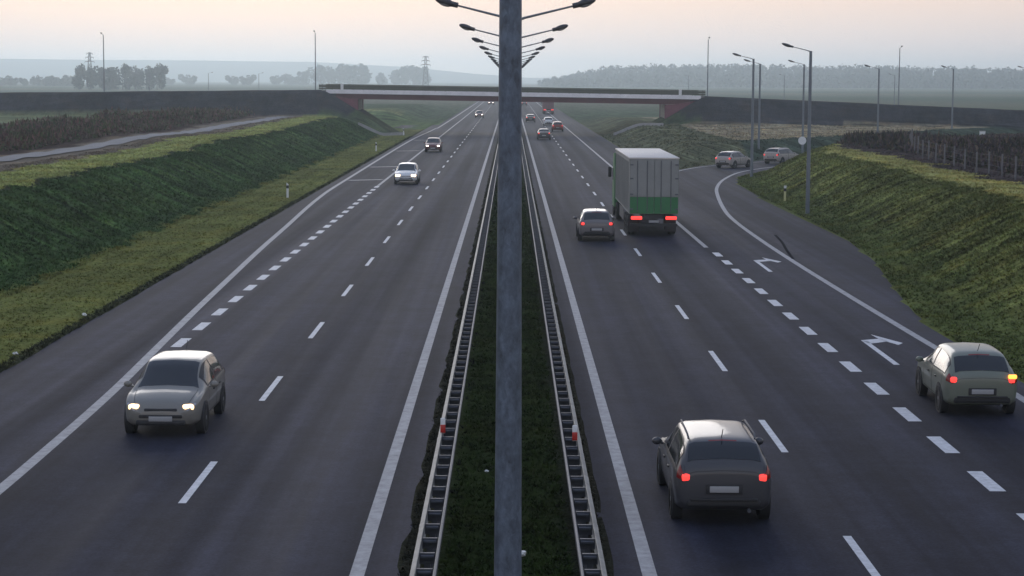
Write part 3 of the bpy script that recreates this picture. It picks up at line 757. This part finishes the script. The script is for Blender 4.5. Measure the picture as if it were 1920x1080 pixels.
def make_car(style, pm, name, label, group, cat='car', head='head_dim', tail='red_dim', amber_right=False, loc=(0, 0, 0), rz=0.0):
    rows = STY[style]; S = CarSurf(rows); root = empty(name, loc, rz); tag(root, label, cat, group)
    S.body().build('body', pm, root)
    yr, yf = rows[0][0], rows[-1][0]; roofr = 3.0 if style != 'saloon' else 4.0
    G = M['glass']
    S.patch(5.75, 7.85, 6.15, 9.85, .006, 8, 10).build('windscreen', G, root)
    if style == 'saloon': S.patch(3.15, 4.35, 6.2, 9.8, .006, 6, 10).build('rear_window', G, root)
    else: S.patch(1.55, 2.85, 6.2, 9.8, .008, 6, 10).build('rear_window', G, root)
    for sd in (1, -1):
        f = (lambda t: t) if sd == 1 else (lambda t: 16 - t)
        a, b = f(4.30), f(5.80)
        S.patch(4.78, 6.75, a, b, .006, 8, 4, ta=(a, f(5.15))).build('side_window', G, root)
        if style == 'saloon': S.patch(4.68, 3.45, a, b, .006, 6, 4, ta=(a, f(5.1))).build('side_window', G, root)
        else: S.patch(4.68, 2.6, a, b, .006, 6, 4, ta=(a, f(5.45))).build('side_window', G, root)
        # black window surround under the panes, door seams, bonnet seam
        wt_ = MB()
        m_ = S.patch(6.95, 2.5 if style != 'saloon' else 3.3, f(4.18), f(5.92), .003, 14, 4, ta=(f(4.18), f(5.6))); wt_.add(m_.v, m_.f, 0, True)
        wt_.build('window_surround', M['trim'], root)
        sm_ = MB()
        for (u0, u1, ta_, tb_) in ((4.71, 4.76, 2.15, 4.2), (6.88, 6.93, 2.6, 4.15), (2.95, 3.0, 2.9, 4.2)):
            m_ = S.patch(u0, u1, f(ta_), f(tb_), .003, 1, 8, .004); sm_.add(m_.v, m_.f, 0, False)
        m_ = S.patch(2.95, 6.93, f(2.12), f(2.17), .003, 10, 1, .004); sm_.add(m_.v, m_.f, 0, False)
        m_ = S.patch(8.05, 10.5, f(6.25), f(6.33), .003, 8, 1, .004); sm_.add(m_.v, m_.f, 0, False)
        if style != 'saloon': m_ = S.patch(.6, 1.45, f(5.55), f(5.63), .004, 6, 1, .004); sm_.add(m_.v, m_.f, 0, False)
        sm_.build('panel_seam', M['trim'], root)
        # lamps
        lens = S.patch(10.15, 11.55, f(4.15), f(5.6), .012, 8, 6).build('headlight', M['lens_dim'], root)
        hb = MB(); hs = 1.35 if head == 'head_glare' else 1.0; hb.rbox((sd * .60, yf - .17 + (hs - 1) * .12, .665), (.26 * hs, .24, .13 * hs), .05, 0, 3); hb.build('bulb', M[head] if head in M else M['lens_dim'], lens)
        to = S.patch(.40, 1.80, f(3.70), f(5.0), .012, 10, 6).build('taillight', M['red_dim'], root)
        tb = MB(); tb.rbox((sd * .685, yr + .10, .87), (.17, .22, .15), .05, 0, 3)
        tb.build('bulb', M[tail], to)
        if amber_right and sd == 1:
            ib = MB(); ib.rbox((sd * .70, yr + .0, .965), (.2, .10, .10), .03); ib.build('indicator', M['amber'], to)
        mbm = MB(); mbm.ell((sd * .985, .72, .98), (.10, .06, .075), 0, 10, 6); mbm.tube([(sd * .86, .74, .93), (sd * .95, .73, .96)], .025, 6); mbm.build('mirror', pm, root)
        for yw in (yr + .80, yf - .82):
            ab = MB(); ab.tube([(sd * .70, yw, .33), (sd * .889, yw, .33)], .385, 24); ab.build('wheel_arch', M['trim'], root)
            make_wheel(root, (sd * .80, yw, .322), side=sd)
        hd = MB()
        for yh in (.0, -.95): hd.rbox((sd * .893, yh + .1, .80), (.03, .18, .03), .01)
        hd.build('door_handle', M['trim'], root)
    bb = MB(); bb.rbox((0, yr + .06, .40), (1.36, .12, .16), .05, 0, 3); bb.build('rear_bumper', M['trim'], root)
    gb = MB(); gb.rbox((0, yf - .05, .605), (.74, .10, .085), .03); gb.rbox((0, yf - .04, .47), (.98, .10, .09), .03); gb.build('grille', M['trim'], root)
    fb = MB(); fb.rbox((0, yf - .04, .33), (1.1, .12, .12), .04); fb.build('front_bumper', M['trim'], root)
    pb = MB(); pb.rbox((0, yr - .02, .60 if style != 'estate' else .66), (.52, .03, .115), .008); pb.build('number_plate', M['plate'], root)
    pb = MB(); pb.rbox((0, yf + .015, .42), (.52, .03, .11), .008); pb.build('number_plate', M['plate'], root)
    rc = MB(); rc.rbox((0, yr - .008, .60 if style != 'estate' else .66), (.66, .03, .17), .01); rc.build('plate_recess', M['trim'], root)
    bs = S.patch(.46, .52, 4.9, 11.1, .003, 1, 24, .004); bs.build('tailgate_seam', M['trim'], root)
    for sd in (1, -1):
        fl = MB(); fl.tube([(sd * .60, yf - .16, .42), (sd * .60, yf - .06, .42)], .055, 14); fl.build('fog_lamp', M['trim'], root)
        ww = MB(); ww.tube([(sd * .08, rows[8][0] - .02, rows[8][4] + .01), (sd * .50, rows[8][0] - .20, rows[8][4] + .075)], .011, 5); ww.build('windscreen_wiper', M['trim'], root)
    xb = MB(); xb.tube([(.45, yr - .03, .27), (.45, yr + .2, .28)], .035, 10); xb.build('exhaust_pipe', M['galv_dark'], root)
    nb = MB(); nb.tube([(0, roofy(rows) + .12, 1.49), (0, roofy(rows) - .1, 1.68)], .008, 5); nb.build('aerial', M['trim'], root)
    lb_ = S.patch(2.86, 2.95, 7.5, 8.5, .012, 1, 6); lb_.build('brake_light', M['red_dim'], root)
    if style == 'estate':
        for sd in (1, -1):
            rr = MB(); rr.tube([(sd * .60, -1.75, 1.475), (sd * .61, -1.6, 1.545), (sd * .60, -.2, 1.55), (sd * .59, .05, 1.49)], .018, 6); rr.build('roof_rail', M['galv_dark'], root)
    sb_ = MB(); sb_.rbox((0, yr - .01, .47), (1.2, .05, .05), .015); sb_.build('bumper_step', M['trim'], root)
    wb = MB(); wb.tube([(0, rows[2][0] + .1, 1.12 if style != 'saloon' else 1.1), (.28, rows[2][0] + .16, 1.20 if style != 'saloon' else 1.14)], .012, 5); wb.build('rear_wiper', M['trim'], root)
    return root
M['head_dim'] = M['lens_dim']
beige = paint('silver_beige_paint', (.20, .19, .165)); white = paint('white_paint', (.70, .70, .68)); graphite = paint('graphite_paint', (.055, .055, .06))
greyb = paint('grey_brown_paint', (.15, .138, .138)); sage = paint('pale_sage_paint', (.16, .175, .135)); cream = paint('cream_paint', (.36, .32, .29))
maroon = paint('maroon_paint', (.13, .03, .03)); silver = paint('silver_paint', (.45, .46, .48)); blackp = paint('black_paint', (.025, .025, .03)); red_p = paint('red_paint', (.32, .07, .05))
PI = math.pi
G_ON = 'cars coming towards the camera'; G_AW = 'cars driving away'
make_car('hatch', beige, 'car', 'silver beige hatchback with warm headlights lit, nearest oncoming car on the left', G_ON, head='head_lit', loc=(-7.72, 43.5 + 2.16, .02), rz=PI)
make_car('estate', white, 'car', 'white estate car with glaring headlights, second of the oncoming cars', G_ON, head='head_glare', loc=(-7.95, 151 + 2.3, .02), rz=PI)
c3 = make_car('hatch', maroon, 'car', 'small dark red car with white headlights beside the hatched gore', G_ON, head='head_white', loc=(-8.55, 219 + 2.2, .02), rz=PI)
o = copy_tree(c3); o.location = (-6.6, 420, .02); o['label'] = 'distant oncoming car with headlights just past the bridge'
o = copy_tree(c3); o.location = (-6.3, 640, .02); o['label'] = 'farthest oncoming car, a bright headlight spot under the bridge edge'
make_car('estate', graphite, 'car', 'dark grey car with red taillights, nearest car driving away on the right carriageway', G_AW, tail='tail_lit', loc=(3.85, 35.0 + 2.32, .02))
make_car('hatch', greyb, 'car', 'grey brown car with red taillights in the fast lane left of the lorry', G_AW, tail='tail_lit', loc=(4.28, 98 + 2.12, .02))
make_car('hatch', sage, 'car', 'pale sage car leaving by the slip lane with its right indicator lit', G_AW, tail='tail_lit', amber_right=True, loc=(11.3, 46.8 + 2.12, .02), rz=R(-1.2))
make_car('hatch', cream, 'car', 'cream car rounding the slip road bend, left of the two there', 'cars on the slip road', tail='tail_lit', loc=(20.6, 184.0, .02), rz=R(-34))
make_car('estate', cream, 'car', 'cream estate with red tail on the slip road, right of the two there', 'cars on the slip road', tail='tail_lit', loc=(26.4, 193.6, .02), rz=R(-36))
d1 = make_car('saloon', blackp, 'car', 'black saloon ahead in the fast lane, before the bridge shadow', G_AW, tail='tail_lit', loc=(4.45, 268, .02))
o = make_car('hatch', red_p, 'car', 'small reddish car in the slow lane, rearmost of the pair under the bridge', G_AW, tail='tail_lit', loc=(7.3, 312, .02))
d2 = make_car('hatch', white, 'car', 'small white car just ahead of the reddish one under the bridge', G_AW, loc=(6.6, 350, .02))
o = copy_tree(d1); o.location = (3.75, 380, .02); o['label'] = 'tiny dark car in the fast lane beyond the bridge, close to the near pole'
o = copy_tree(d1); o.location = (4.2, 620, .02); o['label'] = 'farthest dark car driving away, a speck under the bridge'

# lorries
def make_lorry(loc, label, curtain, roofm, low, lit=True, length=13.6):
    root = empty('lorry', loc); tag(root, label, 'lorry', 'lorries driving away')
    W, zb, zt, L = 2.5, 1.18, 3.98, length
    mb = MB(); mb.box((0, L / 2, (zb + zt) / 2), (W, L, zt - zb)); 
    for y in np.arange(.7, L, .62):      # curtain straps and ribs
        for s in (-1, 1): mb.box((s * (W / 2 + .012), y, (zb + zt) / 2 - .04), (.02, .05, zt - zb - .28))
    mb.build('trailer', curtain, root)
    rb = MB(); rb.rbox((0, L / 2, zt + .03), (W + .06, L + .06, .08), .03); rb.build('roof', roofm, root)
    for s in (-1, 1):
        db = MB(); db.box((s * .615, -.03, (zb + zt) / 2 + .42), (1.2, .05, zt - zb - .92)); 
        do = db.build('rear_door', curtain, root)
        lb = MB(); lb.box((s * .615, -.034, zb + .44), (1.2, .055, .84)); lb.build('lower_panel', low, do)
        hb = MB()
        for xo in (.35, .85): hb.tube([(s * xo, -.075, zb + .1), (s * xo, -.075, zt - .1)], .02, 6)
        hb.build('locking_bar', M['galv_rear'], do)
        for zz in (zb + .25, zb + 1.0, zb + 1.8, zb + 2.5):
            hg = MB(); hg.rbox((s * 1.14, -.07, zz), (.16, .03, .07), .01); hg.build('hinge', M['galv_rear'], do)
        tb = MB(); tb.rbox((s * .88, -.06, .98), (.56, .08, .17), .03); tb.build('taillight', M['tail_lit'] if lit else M['red_dim'], root)
        mf = MB(); mf.box((s * .95, 1.1, .55), (.55, .02, .7)); mf.build('mudflap', M['trim'], root)
        for yw in (2.0, 3.3, 4.6): make_wheel(root, (s * 1.06, yw, .50), .50, .36, s)
        for yw in (L - .4, L + 2.9): make_wheel(root, (s * 1.06, yw, .50), .50, .34, s)
        sk = MB(); sk.box((s * 1.2, 7.6, .78), (.04, 4.0, .6)); sk.build('side_guard', M['galv_dark'], root)
        mm = MB(); mm.rbox((s * 1.42, L + 3.1, 2.55), (.2, .12, .6), .04); mm.build('mirror', M['trim'], root)
        wn = MB(); wn.box((s * 1.253, L + 3.0, 2.45), (.02, .85, .7)); wn.build('side_window', M['glass'], root)
    bb = MB(); bb.box((0, .0, .62), (2.4, .12, .14)); bb.box((0, 3, 1.05), (1.0, 6, .22)); bb.box((0, L - 1.5, 1.0), (.9, 9.4, .2)); bb.build('chassis', M['trim'], root)
    pb = MB(); pb.rbox((0, -.08, .80), (.52, .03, .12), .01); pb.build('number_plate', M['plate'], root)
    cb = MB(); cb.prism([(L + 1.25, .6), (L + 3.55, .6), (L + 3.6, 1.5), (L + 3.35, 3.0), (L + 2.7, 3.65), (L + 1.25, 3.75)], 'x', -1.24, 1.24); cb.build('cab', low, root)
    ws = MB(); ws.prism([(L + 3.61, 1.75), (L + 3.63, 1.75), (L + 3.42, 2.85), (L + 3.40, 2.85)], 'x', -1.1, 1.1); ws.build('windscreen', M['glass'], root)
    return root
curt = worn('pale_curtain', (.25, .255, .24), .7, lo=.85, hi=1.1, sc_=.7); rf = worn('cream_lorry_roof', (.66, .61, .55), .6, lo=.88, hi=1.06, sc_=.8)
grn = worn('green_panel', (.035, .17, .06), .55, lo=.85, hi=1.1, sc_=.9); redl = worn('dull_red_panel', (.16, .06, .07), .6)
make_lorry((7.3, 101, .02), 'large lorry with cream roof and green lower rear in the slow lane', curt, rf, grn)
o = make_lorry((8.9, 470, .02), 'distant lorry with a dull red back beyond the bridge', redl, rf, redl)

# ------------------------------------------------------------------ far trees, woods, hills, pylons
def crown_pts(n, R_, Hc, z0, lobes):
    pts = []
    cs = [(rng.normal(0, R_ * .58), rng.normal(0, R_ * .58), z0 + Hc * rng.uniform(.15, .88), R_ * rng.uniform(.28, .62)) for _ in range(lobes)]
    cs.append((0, 0, z0 + Hc * .55, R_ * .75))
    V = []
    for _ in range(n):
        cx, cy, cz, r = cs[rng.integers(0, len(cs))]
        d = rng.normal(0, 1, 3); d /= np.linalg.norm(d); rr = r * rng.uniform(.45, 1.05) ** .6
        p = np.array([cx + d[0] * rr, cy + d[1] * rr, cz + d[2] * rr * (Hc / (2 * R_)) * 1.1])
        s = rng.uniform(.4, 1.0); a = rng.normal(0, 1, 3); a /= np.linalg.norm(a); b = np.cross(a, rng.normal(0, 1, 3)); b /= np.linalg.norm(b)
        V += [p - a * s - b * s * .6, p + a * s - b * s * .6, p + b * s]
    return np.array(V)
tree_protos = []
for k in range(4):
    root = empty('tree', (0, 0, -500)); H = 1.0
    hgt, rad = [(15, 5.0), (13, 4.4), (16, 4.2), (9, 3.6)][k]
    mb = MB(); mb.tube([(0, 0, -.3), (.1, 0, hgt * .3), (.05, .1, hgt * .7)], [.32, .24, .10], 8)
    for j in range(4):
        a = j * 1.7; mb.tube([(.05, 0, hgt * (.28 + .08 * j)), (math.cos(a) * rad * .5, math.sin(a) * rad * .5, hgt * (.5 + .08 * j))], [.12, .04], 6)
    mb.build('trunk', M['bark'], root)
    V = crown_pts(1250, rad, hgt * (.92 if k < 3 else 1.0), hgt * (.05 if k < 3 else -.12), 9); np_mesh('crown', V, np.arange(len(V)).reshape(-1, 3), M['leaf'], root)
    tree_protos.append([root, False, hgt])
def plant(px, Zd, hgt, k, label, group):
    far_ = 1.0 if 'dark left copse' in label else 1.5
    Zd *= far_; hgt = (hgt - CAM_H) * far_ + CAM_H
    pr = tree_protos[k]; x = (px - 956) / 3730 * Zd
    if not pr[1]: o = pr[0]; pr[1] = True
    else: o = copy_tree(pr[0])
    s = hgt / pr[2]; o.location = (x, Zd, .05); w_ = s * (1.0 if far_ == 1.0 else 1.2); o.scale = (w_ * random.uniform(.85, 1.25), w_, s); o.rotation_euler.z = random.uniform(0, 6.28)
    tag(o, label, 'tree', group)
nth = ['leftmost', 'second', 'third', 'fourth', 'fifth', 'sixth', 'seventh', 'eighth', 'ninth', 'tenth']
for i, (px, h, k) in enumerate([(152, 15.5, 0), (172, 17, 2), (196, 15, 1), (214, 14.2, 1), (232, 16.5, 0), (256, 17.5, 2), (276, 15.5, 0), (296, 17, 0)]):
    plant(px, 1350 + random.uniform(-30, 30), h, k, 'hazy tree in the dark left copse, %s%s' % (nth[i], '' if i == 0 else ' from the left'), 'trees of the left copse')
for i, (px, h, k) in enumerate([(6, 8.5, 3), (24, 9.5, 3), (49, 8, 3), (66, 9.5, 2), (80, 9, 3), (94, 9.5, 3), (107, 9, 3), (122, 8.5, 3), (136, 10, 3)]):
    plant(px, 1300 + random.uniform(-30, 30), h, k, 'small hazy tree in the sparse row left of the copse, %s%s' % (nth[i], '' if i == 0 else ' from the left'), 'small trees left of the copse')
for i, (px, h, k) in enumerate([(318, 9, 3), (354, 12, 3), (438, 11, 3), (466, 12, 3)]):
    plant(px, 1700, h, k, ['low hazy bush at the right foot of the copse', 'low round hazy tree alone right of the copse', 'slim hazy tree alone in the left field', 'low round hazy tree left of the thin embankment lamp'][i], 'lone hazy trees in the left field')
for i, (px, h, k) in enumerate([(520, 12, 3), (545, 13, 3), (570, 15, 1), (598, 20, 0), (616, 21, 2), (636, 20.5, 0), (654, 21, 1), (672, 21.5, 0), (686, 19, 1)]):
    plant(px, 1850 + random.uniform(-30, 30), h, k, 'pale hazy tree in the copse above the left bridge end, %s%s' % (nth[i], '' if i == 0 else ' from the left'), 'trees above the left bridge end')
for i, (px, h, k) in enumerate([(715, 15, 3), (738, 17, 1), (752, 20, 0), (768, 21, 0), (782, 21, 1), (796, 20, 0)]):
    plant(px, 2000 + random.uniform(-30, 30), h, k, 'pale hazy tree in the copse by the pylon over the bridge, %s%s' % (nth[i], '' if i == 0 else ' from the left'), 'trees by the pylon')

def pylon(px, Zd, H, label):
    x = (px - 956) / 3730 * Zd; root = empty('pylon', (x, Zd, 0)); tag(root, label, 'pylon', 'pylons')
    mb = MB(); b, t = 2.6, .5
    lv = np.linspace(0, 1, 8)
    def cor(f, i, j): w = b + (t - b) * f ** .8; return (i * w, j * w, f * H)
    for i in (-1, 1):
        for j in (-1, 1): mb.tube([cor(f, i, j) for f in lv], .16, 5)
    for a, c in zip(lv[:-1], lv[1:]):
        for (i, j, k, l) in ((-1,-1,1,-1),(1,-1,1,1),(1,1,-1,1),(-1,1,-1,-1)):
            mb.tube([cor(a, i, j), cor(c, k, l)], .1, 4); mb.tube([cor(a, k, l), cor(c, i, j)], .1, 4)
    mb.build('lattice', M['galv_dark'], root)
    for f, w in ((.74, 3.6), (.86, 3.0), (.97, 2.2)):
        ab = MB(); ab.tube([(-w, 0, f * H), (0, 0, f * H + .6), (w, 0, f * H)], .18, 5); ab.tube([(-w, 0, f * H), (w, 0, f * H)], .14, 5)
        for s in (-1, 1): ab.tube([(s * w, 0, f * H), (s * w, 0, f * H - 1.0)], .12, 5)
        ab.build('crossarm', M['galv_dark'], root)
pylon(171, 1500, 27, 'hazy lattice pylon rising out of the left copse')
pylon(797, 1500, 25.5, 'hazy lattice pylon above the middle of the bridge')

# hills
def hill_mesh(name, xs, ys, fz, label):
    Xh, Yh = np.meshgrid(xs, ys); Zh = fz(Xh, Yh); n = len(xs); m_ = len(ys); ii = np.arange(n * m_).reshape(m_, n)
    Fh = np.stack([ii[:-1, :-1], ii[:-1, 1:], ii[1:, 1:], ii[1:, :-1]], -1).reshape(-1, 4)
    V = np.stack([Xh, Yh, Zh], -1).reshape(-1, 3); T = np.tile(C(.06, .075, .05), (len(V), 1))
    tag(np_mesh(name, V, Fh, M['grass'], tint=T, smooth=True), label, kind='structure')
def ridge(Xh, Yh):
    e = np.interp(Xh, [-2500, -1300, -600, -350, -100, 60, 300, 900, 1500, 2500], [66, 64, 60, 48, 26, 14, 22, 34, 34, 30])
    return (e + 1.5 * wob(Xh, Yh, .011)) * sm(5300, 6000, Yh) - 1.0
hill_mesh('hills', np.arange(-2600, 2601, 25), np.arange(5200, 6500, 70), ridge, 'faint long ridge on the left horizon')
WK = 1.4
def mound(Xh, Yh):
    return (mound0(Xh / WK, Yh / WK) - CAM_H) * WK + CAM_H
def mound0(Xh, Yh):
    e = np.interp(Xh, [-80, 30, 110, 300, 520, 760], [0, 3, 11.5, 12.5, 10, 8]); return e * sm(1680, 1950, Yh) + .1 * wob(Xh, Yh, .05) - .6
hill_mesh('hills', np.arange(-80, 900, 12) * WK, np.arange(1700, 2500, 25) * WK, mound, 'low rise under the hazy woods on the right')
def woods():
    Vs = []
    n = 1500
    xs = rng.uniform(28, 760, n); ys = 1720 + 300 * rng.uniform(0, 1, n) ** 1.5
    zb = mound0(xs, ys); hs = rng.uniform(9, 14, n) * np.interp(xs, [28, 90], [.55, 1.0])
    xs = xs * WK; ys = ys * WK; zb = (zb - CAM_H) * WK + CAM_H; hs = hs * WK
    for x, y, z, h in zip(xs, ys, zb, hs):
        k = 52; d = rng.normal(0, 1, (k, 3)); d /= np.linalg.norm(d, axis=1)[:, None]; r = h * .36
        p = np.array([x, y, z + h * .52]) + d * np.array([r, r, h * .48]) * rng.uniform(.6, 1.05, (k, 1))
        a = rng.normal(0, 1, (k, 3)); a /= np.linalg.norm(a, axis=1)[:, None]; b = np.cross(a, rng.normal(0, 1, (k, 3))); b /= np.linalg.norm(b, axis=1)[:, None]
        s = rng.uniform(1.1, 2.3, (k, 1))
        Vs.append(np.stack([p - a * s - b * s * .6, p + a * s - b * s * .6, p + b * s], 1).reshape(-1, 3))
    V = np.concatenate(Vs)
    tag(np_mesh('woods', V, np.arange(len(V)).reshape(-1, 3), M['forest']), 'long blue hazy woods along the right horizon', 'woods', kind='stuff')
woods()

# ------------------------------------------------------------------ haze
hz = MB(); hz.box((0, 3200, 35), (9000, 6900, 76)); ho = hz.build('haze', mat('haze_mat', (1, 1, 1))); tag(ho, 'thin pale evening haze over the whole valley', 'haze', kind='stuff')
hm = ho.data.materials[0]; nt = hm.node_tree; nt.nodes.remove(nt.nodes['Principled BSDF'])
pv = nt.nodes.new('ShaderNodeVolumePrincipled'); pv.inputs['Color'].default_value = (.78, .92, 1.0, 1); pv.inputs['Density'].default_value = .00029; pv.inputs['Anisotropy'].default_value = .68
nt.links.new(pv.outputs['Volume'], nt.nodes['Material Output'].inputs['Volume'])

# ------------------------------------------------------------------ sky and sun
SUN_EL, SUN_ROT = R(13), R(-8)
w = bpy.data.worlds.new('World'); sc.world = w; w.use_nodes = True; T = w.node_tree
bg = T.nodes['Background']; bg.inputs['Strength'].default_value = .1
sky = T.nodes.new('ShaderNodeTexSky'); sky.sky_type = 'NISHITA'; sky.sun_disc = False; sky.sun_elevation = SUN_EL; sky.sun_rotation = SUN_ROT; sky.dust_density = 3; sky.air_density = 1.2
tc = T.nodes.new('ShaderNodeTexCoord'); sx = T.nodes.new('ShaderNodeSeparateXYZ'); T.links.new(tc.outputs['Generated'], sx.inputs[0])
mr = T.nodes.new('ShaderNodeMapRange'); mr.inputs[1].default_value = -.02; mr.inputs[2].default_value = .6; T.links.new(sx.outputs['Z'], mr.inputs[0])
rp = T.nodes.new('ShaderNodeValToRGB'); el = rp.color_ramp.elements
stops = [(0.0, (.86, .90, .92)), (.034, (.90, .89, .90)), (.062, (.95, .83, .81)), (.10, (1.03, .805, .70)), (.20, (.95, .86, .82)), (.42, (.58, .62, .76)), (1.0, (.31, .39, .59))]
while len(el) < len(stops): el.new(.5)
for e, (p, c) in zip(el, stops): e.position = p; e.color = (*c, 1)
T.links.new(mr.outputs[0], rp.inputs['Fac'])
m1 = T.nodes.new('ShaderNodeVectorMath'); m1.operation = 'SCALE'; m1.inputs['Scale'].default_value = 9.0; T.links.new(rp.outputs['Color'], m1.inputs[0])
m2 = T.nodes.new('ShaderNodeVectorMath'); m2.operation = 'SCALE'; m2.inputs['Scale'].default_value = .06; T.links.new(sky.outputs[0], m2.inputs[0])
ad = T.nodes.new('ShaderNodeVectorMath'); ad.operation = 'ADD'; T.links.new(m1.outputs[0], ad.inputs[0]); T.links.new(m2.outputs[0], ad.inputs[1])
gl = T.nodes.new('ShaderNodeMapRange'); gl.inputs[1].default_value = -1; gl.inputs[2].default_value = 1; gl.inputs[3].default_value = 1.28; gl.inputs[4].default_value = 1.0
T.links.new(sx.outputs['Y'], gl.inputs[0])        
m3 = T.nodes.new('ShaderNodeVectorMath'); m3.operation = 'SCALE'; T.links.new(ad.outputs[0], m3.inputs[0]); T.links.new(gl.outputs[0], m3.inputs['Scale'])
T.links.new(m3.outputs[0], bg.inputs['Color'])
sl_ = bpy.data.lights.new('sun', 'SUN'); sl_.energy = .72; sl_.angle = R(30); sl_.color = (1, .96, .93)
so = bpy.data.objects.new('sun', sl_); COL.objects.link(so)
dirv = Vector((math.sin(SUN_ROT) * math.cos(SUN_EL), math.cos(SUN_ROT) * math.cos(SUN_EL), math.sin(SUN_EL)))
so.rotation_euler = dirv.to_track_quat('Z', 'Y').to_euler()

# ------------------------------------------------------------------ camera
F_PX = 3730.0
cam = bpy.data.cameras.new('camera'); cam.sensor_width = 36; cam.lens = F_PX / 1920 * 36; cam.clip_end = 20000; cam.clip_start = .1
co = bpy.data.objects.new('camera', cam); COL.objects.link(co)
pitch = math.atan(390 / F_PX)
co.matrix_world = Matrix.Translation((0.0, 0, CAM_H)) @ (Matrix.Rotation(-.00107, 4, 'Z') @ Matrix.Rotation(R(90) - pitch, 4, 'X') @ Matrix.Rotation(.005, 4, 'Z'))
sc.camera = co
sc.view_settings.view_transform = 'Standard'; sc.view_settings.look = 'None'; sc.view_settings.exposure = 0; sc.view_settings.gamma = 1
sc.render.engine = 'CYCLES'; sc.cycles.use_denoising = True
sc.cycles.max_bounces = 6; sc.cycles.volume_bounces = 1; sc.cycles.diffuse_bounces = 3
sc.render.film_transparent = False
